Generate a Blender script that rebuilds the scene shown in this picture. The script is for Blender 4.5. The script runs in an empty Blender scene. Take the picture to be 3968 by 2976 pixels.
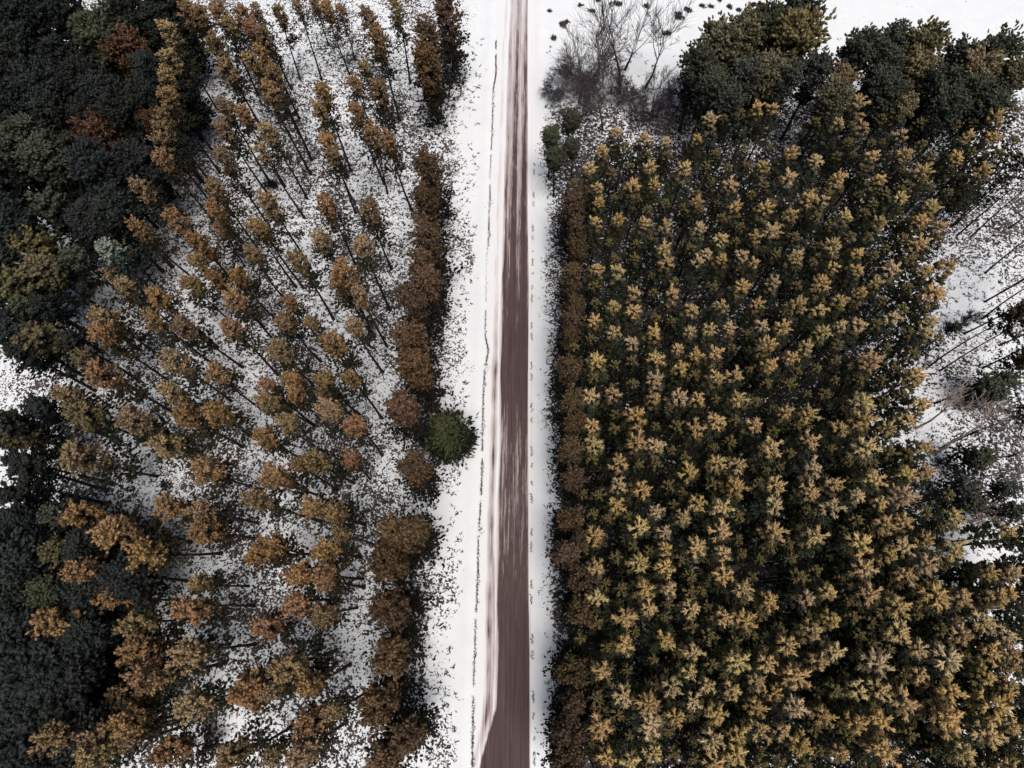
import bpy, math, random
import numpy as np
from mathutils import Matrix, Vector
SC = bpy.context.scene
COL = SC.collection
rnd = random.Random(11)
rg = np.random.default_rng(7)

# ------------------------------------------------------------------ camera, sky, sun
HC = 75.0                                   # the drone hovers 75 m above the road
cam_d = bpy.data.cameras.new('camera'); cam = bpy.data.objects.new('camera', cam_d); COL.objects.link(cam)
cam_d.sensor_width = 36; cam_d.lens = 36*2290/3968; cam_d.clip_end = 4000
R = np.array([[0.99961811, -0.00497978, 0.02718145],
              [0.01418688, 0.93658791, -0.35014542],
              [-0.02371417, 0.35039732, 0.93630089]])
m = Matrix([list(R[0])+[0], list(R[1])+[0], list(R[2])+[HC], [0, 0, 0, 1]])
cam.matrix_world = m
SC.camera = cam
SUN_EL, SUN_AZ = 70.0, 150.0                # azimuth clockwise from +y
W = bpy.data.worlds.new('World'); SC.world = W; W.use_nodes = True
nt = W.node_tree; nt.nodes.clear()
sky = nt.nodes.new('ShaderNodeTexSky'); sky.sky_type = 'NISHITA'; sky.sun_disc = False
sky.sun_elevation = math.radians(SUN_EL); sky.sun_rotation = math.radians(SUN_AZ)
sky.air_density = 1.0; sky.dust_density = 5.0; sky.ozone_density = 1.0
bg = nt.nodes.new('ShaderNodeBackground'); bg.inputs['Strength'].default_value = 0.07
wo = nt.nodes.new('ShaderNodeOutputWorld')
nt.links.new(sky.outputs[0], bg.inputs[0]); nt.links.new(bg.outputs[0], wo.inputs[0])
sd = bpy.data.lights.new('sun', 'SUN'); sd.energy = 2.0; sd.angle = math.radians(34); sd.color = (1.0, 0.955, 0.89)
so = bpy.data.objects.new('sun', sd); COL.objects.link(so)
az = math.radians(SUN_AZ); el = math.radians(SUN_EL)
tosun = Vector((math.sin(az)*math.cos(el), math.cos(az)*math.cos(el), math.sin(el)))
so.rotation_euler = (-tosun).to_track_quat('-Z', 'Y').to_euler(); so.location = (0, 0, 120)
SC.view_settings.view_transform = 'Standard'; SC.view_settings.look = 'None'
SC.view_settings.exposure = 0.28; SC.view_settings.gamma = 1.0
SC.cycles.max_bounces = 4; SC.cycles.diffuse_bounces = 1

# ------------------------------------------------------------------ photo measurements -> places
T = dict(A=(0,0),B=(1000,0),C=(0,750),D=(1000,750),E=(0,1500),F=(1000,1500),G=(0,2226),H=(1000,2226),
         I=(2000,0),J=(2968,0),K=(2000,750),L=(2968,750),M=(2000,1500),N=(2968,1500),O=(2000,2226),P=(2968,2226))
def px(t, x, y):
    s = 1000/(1269 if t == 'P' else 2212)
    return T[t][0]+x*s, T[t][1]+y*s
def ray(x, y):
    d = R @ np.array([x-1984.0, -(y-1488.0), -2290.0]); return d/-d[2]
def at(x, y, z=0.0): return ray(x, y)*(HC-z) + np.array([0, 0, HC])

# ------------------------------------------------------------------ materials
def mat(name):
    M = bpy.data.materials.new(name); M.use_nodes = True; n = M.node_tree
    b = n.nodes['Principled BSDF']; b.inputs['Roughness'].default_value = 0.85
    b.inputs['Specular IOR Level'].default_value = 0.15
    return M, n, b
def N(n, t, **k):
    x = n.nodes.new(t)
    for a, v in k.items(): setattr(x, a, v)
    return x
def noise(n, vec, scale, detail=2.0, rough=0.5):
    x = N(n, 'ShaderNodeTexNoise'); x.inputs['Scale'].default_value = scale
    x.inputs['Detail'].default_value = detail; x.inputs['Roughness'].default_value = rough
    n.links.new(vec, x.inputs['Vector']); return x.outputs[0]
def math_(n, op, a, b=None, c=None, clamp=False):
    x = N(n, 'ShaderNodeMath', operation=op); x.use_clamp = clamp
    for i, v in enumerate((a, b, c)):
        if v is None: continue
        if isinstance(v, (int, float)): x.inputs[i].default_value = v
        else: n.links.new(v, x.inputs[i])
    return x.outputs[0]
def mixc(n, f, a, b, blend='MIX'):
    x = N(n, 'ShaderNodeMix', data_type='RGBA', blend_type=blend)
    for i, v in ((0, f), (6, a), (7, b)):
        if isinstance(v, (int, float)): x.inputs[i].default_value = v
        elif isinstance(v, tuple): x.inputs[i].default_value = (*v, 1)
        else: n.links.new(v, x.inputs[i])
    return x.outputs[2]
def mrange(n, v, a, b, c=0.0, d=1.0):
    x = N(n, 'ShaderNodeMapRange'); n.links.new(v, x.inputs[0])
    for i, q in enumerate((a, b, c, d)): x.inputs[i+1].default_value = q
    return x.outputs[0]
def attr(n, name):
    x = N(n, 'ShaderNodeAttribute'); x.attribute_name = name; return x.outputs['Fac']

def needle_mat():
    M, n, b = mat('pine_needles')
    oi = N(n, 'ShaderNodeObjectInfo'); geo = N(n, 'ShaderNodeNewGeometry')
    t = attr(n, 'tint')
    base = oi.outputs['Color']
    old_shaded = mixc(n, 1.0, base, (0.065, 0.105, 0.13), 'MULTIPLY')        # crown shade painted into the colour, with older greener needles
    c = mixc(n, mrange(n, t, 0.05, 0.75), old_shaded, base)
    f = noise(n, geo.outputs['Position'], 9.0, 3.0, 0.7)
    g = mrange(n, f, 0.3, 0.7, 0.45, 1.5)
    cm = N(n, 'ShaderNodeVectorMath', operation='SCALE'); n.links.new(c, cm.inputs[0]); n.links.new(g, cm.inputs['Scale'])
    n.links.new(cm.outputs[0], b.inputs['Base Color'])
    return M
def bark_mat(name, a, c):
    M, n, b = mat(name); geo = N(n, 'ShaderNodeNewGeometry')
    f = noise(n, geo.outputs['Position'], 6.0, 4.0, 0.7)
    n.links.new(mixc(n, mrange(n, f, 0.35, 0.65), a, c), b.inputs['Base Color'])
    return M
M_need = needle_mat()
M_bark = bark_mat('dark_bark', (0.012, 0.009, 0.009), (0.04, 0.028, 0.025))
M_pale = bark_mat('pale_bark', (0.36, 0.27, 0.22), (0.62, 0.52, 0.45))
M_twig = bark_mat('purple_twigs', (0.055, 0.043, 0.048), (0.14, 0.11, 0.115))
M_dtwig = bark_mat('dark_twigs', (0.02, 0.017, 0.022), (0.07, 0.055, 0.06))
M_dry = bark_mat('dry_grass', (0.012, 0.012, 0.014), (0.06, 0.045, 0.035))
M_snowc, _n, _b = mat('snow_cap'); _b.inputs['Base Color'].default_value = (0.85, 0.86, 0.88, 1)

def snow_mat():
    M, n, b = mat('snow_with_litter'); geo = N(n, 'ShaderNodeNewGeometry'); P = geo.outputs['Position']
    lit = attr(n, 'litter')
    w = N(n, 'ShaderNodeTexNoise'); w.inputs['Scale'].default_value = 0.9; n.links.new(P, w.inputs['Vector'])
    a = noise(n, P, 1.7, 3.0, 0.8); a2 = noise(n, P, 3.6, 2.0, 0.6)
    s = math_(n, 'ADD', math_(n, 'MULTIPLY', a, 0.55), math_(n, 'MULTIPLY', a2, 0.45))
    th = math_(n, 'SUBTRACT', 0.682, math_(n, 'MULTIPLY', lit, 0.20))
    big = noise(n, P, 0.35, 3.0, 0.6)
    th = math_(n, 'ADD', th, mrange(n, big, 0.3, 0.7, 0.06, -0.05))
    k = math_(n, 'SUBTRACT', s, th); k = mrange(n, k, -0.012, 0.016)
    dk = mixc(n, mrange(n, big, .35, .7), (0.018, 0.016, 0.02), (0.08, 0.065, 0.06))
    sn = mixc(n, mrange(n, big, 0.3, 0.75), (0.76, 0.785, 0.83), (0.83, 0.845, 0.84))
    n.links.new(mixc(n, k, sn, dk), b.inputs['Base Color'])
    bp = N(n, 'ShaderNodeBump'); bp.inputs['Strength'].default_value = 0.35; bp.inputs['Distance'].default_value = 0.15
    n.links.new(noise(n, P, 1.7, 5.0, 0.65), bp.inputs['Height']); n.links.new(bp.outputs[0], b.inputs['Normal'])
    b.inputs['Roughness'].default_value = 0.7
    return M
def road_mat():
    M, n, b = mat('wet_asphalt_with_slush'); geo = N(n, 'ShaderNodeNewGeometry')
    bare = attr(n, 'bare'); P = geo.outputs['Position']
    def st(sx, sy, det, r=0.6):
        v = N(n, 'ShaderNodeVectorMath', operation='MULTIPLY'); n.links.new(P, v.inputs[0]); v.inputs[1].default_value = (sx, sy, 0)
        return noise(n, v.outputs[0], 1.0, det, r)
    s1 = st(4.2, 0.075, 6.0, 0.7); s2 = st(12.0, 0.35, 4.0, 0.75); s3 = st(1.6, 0.22, 5.0, .7)
    s = math_(n, 'ADD', math_(n, 'ADD', math_(n, 'MULTIPLY', s1, 0.5), math_(n, 'MULTIPLY', s2, 0.3)), math_(n, 'MULTIPLY', s3, 0.2))
    q = math_(n, 'SUBTRACT', math_(n, 'ADD', bare, s), 1.0)           # >0 : asphalt shows
    k = mrange(n, q, -0.05, 0.035)
    fine = noise(n, P, 14.0, 4.0, 0.7)
    asp = mixc(n, mrange(n, s1, 0.38, 0.62), (0.040, 0.023, 0.025), (0.092, 0.060, 0.058))
    asp = mixc(n, mrange(n, fine, 0.35, 0.7, 0.0, 0.55), asp, (0.12, 0.088, 0.085))
    asp = mixc(n, mrange(n, s2, 0.55, 0.72, 0.0, 0.5), asp, (0.17, 0.13, 0.125))
    slush = mixc(n, mrange(n, q, -0.30, -0.05), (0.80, 0.80, 0.81), (0.40, 0.325, 0.325))
    n.links.new(mixc(n, k, slush, asp), b.inputs['Base Color'])
    b.inputs['Roughness'].default_value = 0.75
    return M
M_snow = snow_mat(); M_road = road_mat()

# ------------------------------------------------------------------ mesh helpers
class MB:
    """collects vertices and triangles / quads with one tint per vertex, builds ONE mesh"""
    def __init__(s): s.v = []; s.f3 = []; s.f4 = []; s.t = []; s.n = 0
    def add(s, v, f3=None, f4=None, tint=0.5):
        if f3 is not None and len(f3): s.f3.append(np.asarray(f3)+s.n)
        if f4 is not None and len(f4): s.f4.append(np.asarray(f4)+s.n)
        s.v.append(v); s.t.append(np.full(len(v), tint, np.float32)); s.n += len(v)
    def mesh(s, name, material, attrname='tint', values=None):
        v = np.concatenate(s.v).astype(np.float32); me = bpy.data.meshes.new(name)
        f3 = np.concatenate(s.f3) if s.f3 else np.zeros((0, 3), int)
        f4 = np.concatenate(s.f4) if s.f4 else np.zeros((0, 4), int)
        me.vertices.add(len(v)); me.vertices.foreach_set('co', v.ravel())
        li = np.concatenate([f3.ravel(), f4.ravel()]).astype(np.int32)
        me.loops.add(len(li)); me.loops.foreach_set('vertex_index', li)
        cnt = np.concatenate([np.full(len(f3), 3), np.full(len(f4), 4)]).astype(np.int32)
        st = np.concatenate([[0], np.cumsum(cnt)[:-1]]).astype(np.int32)
        me.polygons.add(len(cnt)); me.polygons.foreach_set('loop_start', st); me.polygons.foreach_set('loop_total', cnt)
        me.update(calc_edges=True); me.validate()
        a = me.attributes.new(attrname, 'FLOAT', 'POINT')
        a.data.foreach_set('value', (np.concatenate(s.t) if values is None else values).astype(np.float32))
        me.materials.append(material)
        return me
def obj(name, me, parent=None, loc=(0, 0, 0)):
    o = bpy.data.objects.new(name, me); COL.objects.link(o); o.location = loc
    if parent is not None: o.parent = parent
    return o
def tag(o, label=None, cat=None, group=None, kind=None):
    if label: o['label'] = label
    if cat: o['category'] = cat
    if group: o['group'] = group
    if kind: o['kind'] = kind
    return o
def basis(d):
    d = d/np.linalg.norm(d); a = np.array([0, 0, 1.0]) if abs(d[2]) < 0.9 else np.array([1.0, 0, 0])
    u = np.cross(a, d); u /= np.linalg.norm(u); return u, np.cross(d, u), d

# needle-covered shoot templates: unit length along z, unit radius
def finger_tpl(kind, needles=16):
    V = []; F3 = []; F4 = []
    prof = [(0.0, .35), (.22, .85), (.5, 1.0), (.78, .82), (.95, .42)] if kind == 0 else [(0.0, .3), (.3, .95), (.62, 1.05), (.9, .6)]
    S = 5
    for i, (t, r) in enumerate(prof):
        for j in range(S):
            a = 2*math.pi*(j+.5*(i % 2))/S; q = r*rg.uniform(.72, 1.18)
            V.append((q*math.cos(a), q*math.sin(a), t+rg.uniform(-.04, .04)))
    for i in range(len(prof)-1):
        for j in range(S):
            a, b_ = i*S+j, i*S+(j+1) % S; F4.append((a, b_, b_+S, a+S))
    V.append((0, 0, 1.02)); tip = len(V)-1; o = (len(prof)-1)*S
    for j in range(S): F3.append((o+j, o+(j+1) % S, tip))
    for k in range(needles):
        a = rg.uniform(0, 2*math.pi); t = rg.uniform(.05, .92); L = rg.uniform(.9, 1.5); w = rg.uniform(.22, .4)
        c, s_ = math.cos(a), math.sin(a); i0 = len(V)
        V += [(.35*c-w*s_, .35*s_+w*c, t), (.35*c+w*s_, .35*s_-w*c, t), (L*1.25*c, L*1.25*s_, t+rg.uniform(.12, .35))]
        F3.append((i0, i0+1, i0+2))
    return np.array(V), np.array(F3), np.array(F4)
TPL = [[finger_tpl(k) for _ in range(6)] for k in (0, 1)]
TPL_LO = [[finger_tpl(k, 5) for _ in range(4)] for k in (0, 1)]
def finger(mb, p, d, L, w, tint, kind=0, lo=False):
    V, F3, F4 = (TPL_LO if lo else TPL)[kind][rg.integers(4 if lo else 6)]
    u, v, d = basis(d); a = rg.uniform(0, 6.28); ca, sa = math.cos(a), math.sin(a)
    x = V[:, 0]*ca-V[:, 1]*sa; y = V[:, 0]*sa+V[:, 1]*ca
    mb.add(p + np.outer(x*w, u)+np.outer(y*w, v)+np.outer(V[:, 2]*L, d), F3, F4, tint)
def tube(mb, pts, rad, S=6, tint=.5, cap=True):
    pts = [np.asarray(p, float) for p in pts]; V = []; F4 = []; F3 = []
    for i, p in enumerate(pts):
        d = pts[min(i+1, len(pts)-1)]-pts[max(i-1, 0)]; u, v, _ = basis(d)
        for j in range(S):
            a = 2*math.pi*j/S; V.append(p+rad[i]*(math.cos(a)*u+math.sin(a)*v))
    for i in range(len(pts)-1):
        for j in range(S):
            a, b_ = i*S+j, i*S+(j+1) % S; F4.append((a, b_, b_+S, a+S))
    if cap:
        V.append(pts[-1]); F3 = [((len(pts)-1)*S+j, (len(pts)-1)*S+(j+1) % S, len(V)-1) for j in range(S)]
    mb.add(np.array(V), F3, F4, tint)
def vec(az_, el_): return np.array([math.cos(az_)*math.cos(el_), math.sin(az_)*math.cos(el_), math.sin(el_)])

# crown meshes hang below their own origin (the tree's tip)
def star_crown(lo=False):
    """young plantation pine: whorls of finger-like shoots, star shaped from above"""
    mb = MB(); U = rg.uniform
    finger(mb, np.array([0, 0, -.55]), np.array([U(-.1, .1), U(-.1, .1), 1]), .75, .12, .95, 0, lo)
    depth = [.22, .55, .95, 1.7, 2.5, 3.3, 4.2, 5.2, 6.2]; reach = [.62, 1.08, 1.05, 1.25, 1.45, 1.6, 1.65, 1.6, 1.4]
    elev = [44, 26, 14, 10, 6, 2, -2, -5, -8]
    for k, (z, r, e) in enumerate(zip(depth, reach, elev)):
        n = int(rg.integers(4, 8)) if k < 3 else int(rg.integers(6, 9)); a0 = U(0, 6.28)
        for i in range(n):
            if k > 2 and U() < .08: continue
            a = a0+6.283*i/n+U(-.28, .28); rr = r*U(.66, 1.2); ee = math.radians(e+U(-9, 9))
            d = vec(a, ee); p0 = np.array([0, 0, -z-U(0, .12)]); tn = U(.6, 1.0) if k < 2 else (U(.3, .7) if k == 2 else (U(.05, .3) if k == 3 else U(.0, .09)))  # lower whorls get dark tints: crown self-shade put into the colour
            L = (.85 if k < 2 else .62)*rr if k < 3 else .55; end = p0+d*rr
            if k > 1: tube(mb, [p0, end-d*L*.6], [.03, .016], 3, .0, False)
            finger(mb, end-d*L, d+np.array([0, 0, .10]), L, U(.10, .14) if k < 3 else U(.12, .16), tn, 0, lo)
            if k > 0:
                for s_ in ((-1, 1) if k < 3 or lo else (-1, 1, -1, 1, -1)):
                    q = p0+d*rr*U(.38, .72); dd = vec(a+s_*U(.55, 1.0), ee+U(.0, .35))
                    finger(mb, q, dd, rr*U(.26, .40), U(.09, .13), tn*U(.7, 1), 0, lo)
    return mb
def clump_crown(R0=1.25, D=5.2, dens=1.0, low=1.0, w=.092, L0=.27):
    """older pine: rounded crown of puffy tufts on visible limbs, sparse below"""
    mb = MB(); U = rg.uniform; z = .15; k = 0
    finger(mb, np.array([0, 0, -.35]), np.array([0, 0, 1.]), .4, .12, .8, 1)
    lob = [U(.8, 1.2) for _ in range(7)]
    while z < D:
        t = z/D; r = R0*(math.sin(math.pi*min(1, .12+t*1.05)**.62)**.8 if t < .9 else .5)
        r = max(r, .35*R0); n = max(4, int(6.5*dens)); a0 = U(0, 6.28)
        for i in range(n):
            if U() < .2+.3*t: continue
            a = a0+6.283*i/n+U(-.35, .35); rr = r*U(.62, 1.15)*lob[int(a/6.283*7) % 7]; e = math.radians(55*(1-t)**2+2+U(-12, 12)-8*t)
            d = vec(a, e); p0 = np.array([0, 0, -z]); end = p0+d*rr
            tube(mb, [p0, p0+d*rr*.55-np.array([0, 0, .04*rr]), end], [.035, .025, .012], 3, .05, False)
            m_ = int(rg.integers(9, 15)*(.55+.5*rr/R0)*(1 if t < .7 else .65)*dens)+2
            for j in range(m_):
                s_ = U(.35, 1.05); q = p0+d*rr*s_+np.array([U(-.28, .28), U(-.28, .28), U(-.1, .2)])*R0*.72*s_
                finger(mb, q, vec(a+U(-1.2, 1.2), U(.0, 1.3)), L0*U(.75, 1.4), w*U(.75, 1.25), min(1, U(.15, 1.1)*(1.05-.8*t)), 1, j % 2 == 1)  # tint drops with depth, painting the shaded lower crown
        z += U(.34, .5); k += 1
    # bare and thinly needled limbs under the crown
    for i in range(int(30*low)):
        zz = U(.45*D, D+3.0); a = U(0, 6.28); rr = R0*U(.6, 1.75)*(1 if zz < D+1 else .75); d = vec(a, U(-.35, .2)); p0 = np.array([0, 0, -zz])
        tube(mb, [p0, p0+d*rr*.6, p0+d*rr+np.array([0, 0, -.1])], [.025, .016, .006], 3, .02, False)
        for j in range(int(rg.integers(4, 10))):
            q = p0+d*rr*U(.4, 1)+np.array([U(-.4, .4), U(-.4, .4), U(-.1, .1)]); finger(mb, q, vec(a+U(-1, 1), U(-.3, .8)), U(.25, .42), U(.08, .13), U(0, .12), 1, True)  # tufts kept dark, shade under the crown painted in
    return mb
def broad_crown(R0, D, n, w=.10, L0=.36, taper=.7, nl=10):
    """open-grown conifer: deep crown of separate boughs with ragged feathery edges"""
    mb = MB(); U = rg.uniform
    lob = [(U(0, 6.28), U(.05, .95)*D, U(.45, 1.3)) for _ in range(nl)]
    for i in range(n):
        if U() < .72:                                   # boughs gathered round a few leading limbs
            a, z, q_ = lob[int(rg.integers(nl))]; a += rg.normal(0, .30); z = min(D, max(.0, z+rg.normal(0, .11)*D)); out = q_
        else: a = U(0, 6.28); z = D*U(0, 1)**.85; out = U(.4, .9)
        t = z/D; rmax = R0*(min(1, (t+.02)*1.9)**taper)*(1 if t < .8 else 1-.5*(t-.8)/.2)
        rr = rmax*out*U(.55, 1.05)
        e = math.radians(38*(1-t)-6+U(-18, 18)); p = np.array([math.cos(a)*rr, math.sin(a)*rr, -z+.35*(R0*.5-rr)*(1-t)])
        dd = vec(a+U(-.5, .5), e); tn = U(.25, 1) if t < .3 else U(0, .55)*(1.1-t); bl = R0*U(.10, .24)  # lit top and shaded lower boughs painted through the tint
        for j in range(int(rg.integers(3, 7))):
            q = p+dd*bl*U(-.8, 1.3)+np.array([U(-1, 1), U(-1, 1), U(-.5, .5)])*bl*.7
            finger(mb, q, dd+np.array([U(-.6, .6), U(-.6, .6), U(-.1, .6)]), L0*U(.7, 1.5), w*U(.6, 1.2), min(1, max(0, tn+U(-.3, .3))), 1, True)
    for i in range(int(D*9)):
        z = U(.25, 1)*D; a = U(0, 6.28); d = vec(a, U(-.15, .25)); rr = R0*U(.8, 1.5)*min(1, z/D*1.6); p0 = np.array([0, 0, -z])
        tube(mb, [p0, p0+d*rr], [.035, .010], 3, .0, False)
        for j in range(6):
            finger(mb, p0+d*rr*U(.55, 1)+np.array([U(-.35, .35), U(-.35, .35), 0]), vec(a+U(-1, 1), U(-.3, .6)), L0*.9, w, U(0, .2), 1, True)  # fringe tinted dark as painted shade
    return mb
def trunk_mesh(H, r0, bend=.15, stubs=6):
    mb = MB(); n = 8; a = rg.uniform(0, 6.28); pts = []; rad = []
    for i in range(n+1):
        t = i/n; o = bend*math.sin(math.pi*t)
        pts.append((o*math.cos(a)+.03*math.sin(7*t), o*math.sin(a), H*t)); rad.append(r0*(1.35-.35*min(1, t*9))*(1-.86*t)+.012)
    pts[0] = (pts[0][0], pts[0][1], -.15)
    tube(mb, pts, rad, 8)
    for i in range(stubs):
        z = rg.uniform(.3, .65)*H; d = vec(rg.uniform(0, 6.28), rg.uniform(-.1, .3)); p = np.array([0, 0, z])
        tube(mb, [p, p+d*rg.uniform(.25, .8)], [.022, .008], 3)
    return mb.mesh('trunk', M_bark)
def bare_tree(H, spread, lean=(0, 0), trunk_frac=.45, r0=.16, forks=5, seed=0, depth=3, fine=1.0, rise=.9):
    """leafless tree: forking trunk, limbs, branches and twigs; returns trunk mesh builder and branch mesh builder"""
    r = random.Random(seed); tb = MB(); bb = MB()
    def limb(p, d, L, rad, lev):
        n = 5 if lev < 2 else 3; pts = [p]; rr = [rad]; dd = d.copy()
        for i in range(n):
            dd = dd+np.array([r.uniform(-.22, .22), r.uniform(-.22, .22), r.uniform(-.05, .22)]); dd /= np.linalg.norm(dd)
            pts.append(pts[-1]+dd*L/n); rr.append(rad*(1-(i+1)/n*.72))
        tube(tb if lev == 0 else bb, pts, rr, 7 if lev == 0 else (5 if lev == 1 else 3))
        if lev >= depth: return
        k = {0: forks, 1: int(6*fine), 2: int(6*fine), 3: 4}[lev]
        for i in range(k):
            s_ = r.uniform(.3, 1.0) if lev > 0 else r.uniform(.75, 1.0); q = s_*n; j = min(n-1, int(q)); pp = pts[j]+(pts[j+1]-pts[j])*(q-j)
            a = r.uniform(0, 6.28); u, v, w_ = basis(dd); sp = r.uniform(.35, .95)*spread
            nd = w_*rise+(u*math.cos(a)+v*math.sin(a))*sp; nd /= np.linalg.norm(nd)
            limb(pp, nd, L*r.uniform(.42, .66) if lev else (H-L*s_)*r.uniform(.6, .95), max(.03, rr[j]*r.uniform(.45, .68)), lev+1)
    d0 = np.array([lean[0], lean[1], 1.0]); d0 /= np.linalg.norm(d0)
    limb(np.array([0, 0, -.1]), d0, H*trunk_frac, r0*1.6, 0)
    return tb, bb

# ------------------------------------------------------------------ the setting: snow field and road
def litter(x, y):
    e = 1.2*np.sin(y*.31)+.7*np.sin(y*.83+1)
    l = np.clip((-7.4+.35*e-x)/1.6, 0, 1)*(.88+.16*np.sin(x*.35+y*.21))
    l *= np.where(x > -12, .70+.25*np.sin(y*.4+.6), 1)
    l = np.where((y > 62) & (x > -11), l*.45, l)
    r = np.clip((x-1.5+.5*e*.6)/2.2, 0, 1)**.8*1.05
    gap = np.exp(-(((x-62)/9)**2+((y-40)/9)**2))+np.exp(-(((x-52)/5)**2+((y-24)/5)**2))+np.exp(-(((x-54)/5)**2+((y-6)/5)**2))
    r *= 1-.6*np.clip(gap, 0, 1)
    top = 79+.06*x+1.5*np.sin(x*.22)
    inner = np.clip((x-4)/2, 0, 1)*np.clip((44+.12*y-x)/4, 0, 1)*np.clip((70-y)/5, 0, 1); r *= 1+.22*inner
    r *= np.clip((top-y)/5, 0, 1)
    return np.maximum(np.maximum(l, r), .12*(y > 82)*(x > 3))
xs = np.concatenate([[-1500, -500, -200], np.arange(-130, -12, 2.0), np.arange(-12, 8, .5), np.arange(8, 131, 2.0), [200, 500, 1500]])
ys = np.concatenate([[-1500, -400, -120], np.arange(-60, 140, 1.5), [200, 500, 1500]])
X, Y = np.meshgrid(xs, ys); nx_, ny_ = len(xs), len(ys)
Z = .10*np.sin(X*.5+Y*.17)*np.sin(Y*.37-X*.1)+.05*np.sin(X*1.9+1)*np.sin(Y*1.3)
cor = np.clip((np.abs(X+2.7)-4.2)/3, 0, 1); Z = Z*cor*(np.abs(X) < 150)
Z += .16*np.exp(-((X+6.9)/.55)**2)+.12*np.exp(-((X-1.8)/.5)**2)      # low ploughed banks beside the road
Z -= .06*((X > -5.8) & (X < .8))
mb = MB(); idx = np.arange(nx_*ny_).reshape(ny_, nx_)
mb.add(np.stack([X.ravel(), Y.ravel(), Z.ravel()], 1), None, np.stack([idx[:-1, :-1], idx[:-1, 1:], idx[1:, 1:], idx[1:, :-1]], -1).reshape(-1, 4))
gme = mb.mesh('ground', M_snow, 'litter', litter(X, Y).ravel())
gme.polygons.foreach_set('use_smooth', np.ones(len(gme.polygons), bool))
tag(obj('ground', gme), kind='structure')
def zg(x, y):
    c = min(1, max(0, (abs(x+2.7)-4.2)/3))
    return c*(.10*math.sin(x*.5+y*.17)*math.sin(y*.37-x*.1)+.05*math.sin(x*1.9+1)*math.sin(y*1.3)) if abs(x) < 150 else 0
# road sheet with how much asphalt shows, measured at six stations along it
xr = np.arange(-5.85, .95, .1); yr = np.concatenate([[-1400, -300, -100], np.arange(-60, 150, 1.0), [300, 1400]])
ST = []   # (world y, left edge of bare strip, right edge, bareness)
for (yy, l_, r_, bb_) in ((2976, 1858, 2052, .84), (2880, 1884, 2052, .80), (2740, 1922, 2052, .76), (2550, 1925, 2052, .68), (2300, 1922, 2050, .57), (1950, 1925, 2048, .52), (1700, 1937, 2047, .54),
                      (1450, 1938, 2047, .68), (1150, 1945, 2050, .60), (800, 1950, 2046, .52), (450, 1962, 2046, .47), (150, 1972, 2046, .41), (0, 1978, 2046, .38)):
    a = at(l_, yy); b_ = at(r_, yy); ST.append((a[1], a[0], b_[0], bb_))
ST.sort(); SY = [s[0] for s in ST]
XR, YR = np.meshgrid(xr, yr)
le = np.interp(YR, SY, [s[1] for s in ST])+.05*np.sin(YR*.13); re_ = np.interp(YR, SY, [s[2] for s in ST]); bn = np.interp(YR, SY, [s[3] for s in ST])
inside = np.clip((XR-le)/(.35+.5*np.abs(np.sin(YR*.21)))+.5, 0, 1)*np.clip((re_-XR)/.18+.5, 0, 1)
shoulder = .30*np.exp(-((XR-(le-.75))/.55)**2)+.30*np.exp(-((XR+4.5)/.6)**2)*np.clip((42-YR)/12, 0, 1)*(.72+.28*np.sin(YR*.45)*np.sin(YR*1.07+1))+.30*np.exp(-((XR-.45)/.12)**2)
shoulder = np.maximum(shoulder, .50*np.exp(-((XR+3.95+.15*np.sin(YR*.3))/.28)**2)*np.clip((12-YR)/8, 0, 1))
lane = .07*np.cos((XR-le)*4.1)*np.clip((YR-10)/15, 0, 1)
bare = np.maximum(inside*(bn+lane), shoulder*(.75+.5*bn*.5))
mb = MB(); idx = np.arange(XR.size).reshape(XR.shape)
edge = np.minimum(XR+5.85, .85-XR)
mb.add(np.stack([XR.ravel(), YR.ravel(), (.006+.0*edge).ravel()], 1), None, np.stack([idx[:-1, :-1], idx[:-1, 1:], idx[1:, 1:], idx[1:, :-1]], -1).reshape(-1, 4))
tag(obj('road', mb.mesh('road', M_road, 'bare', bare.ravel())), kind='structure')

# ------------------------------------------------------------------ stuff: dry grass and twigs poking through the snow
def tufts(name, pts, size, label, up=.8):
    mb = MB(); n = len(pts)
    P = np.array([(x, y, zg(x, y)) for x, y in pts]); k = 4
    V = np.zeros((n, k, 3, 3)); a = rg.uniform(0, 6.28, (n, k)); L = size*rg.uniform(.4, 1.5, (n, k)); w = .18*L
    c, s_ = np.cos(a), np.sin(a); zz = rg.uniform(.1, up, (n, k))
    base = P[:, None, :]+np.stack([rg.uniform(-1, 1, (n, k))*size*.6, rg.uniform(-1, 1, (n, k))*size*.6, 0*a], -1)
    V[:, :, 0] = base+np.stack([-w*s_, w*c, 0*a], -1); V[:, :, 1] = base+np.stack([w*s_, -w*c, 0*a+.03], -1)
    V[:, :, 2] = base+np.stack([c*L, s_*L, zz*L+.02], -1)
    mb.add(V.reshape(-1, 3), np.arange(n*k*3).reshape(-1, 3))
    return tag(obj(name, mb.mesh(name, M_dry)), label, 'grass', kind='stuff')
pts = []
while len(pts) < 30000:
    x = rnd.uniform(-75, 70); y = rnd.uniform(-22, 92)
    if abs(x) > 62*(.75+y/200)+12: continue
    if rnd.random() < float(litter(np.array(x), np.array(y)))*1.05: pts.append((x, y))
tufts('undergrowth', pts, .33, 'dark dry grass and twigs poking through the snow under the pines')
DL = [(1922,158),(1922,289),(1909,362),(1909,452),(1904,565),(1897,678),(1899,777),(1893,840),(1895,908),(1886,967),(1882,1060),(1882,1180),(1879,1292),(1893,1360),(1879,1428),(1872,1545),(1870,1681),(1868,1839),(1861,1975),(1852,2088),(1852,2223),(1845,2339),(1841,2452),(1839,2542),(1834,2633),(1832,2791),(1830,2976)]
pl = []; wl = []
W_ = [at(*p) for p in DL]
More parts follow.
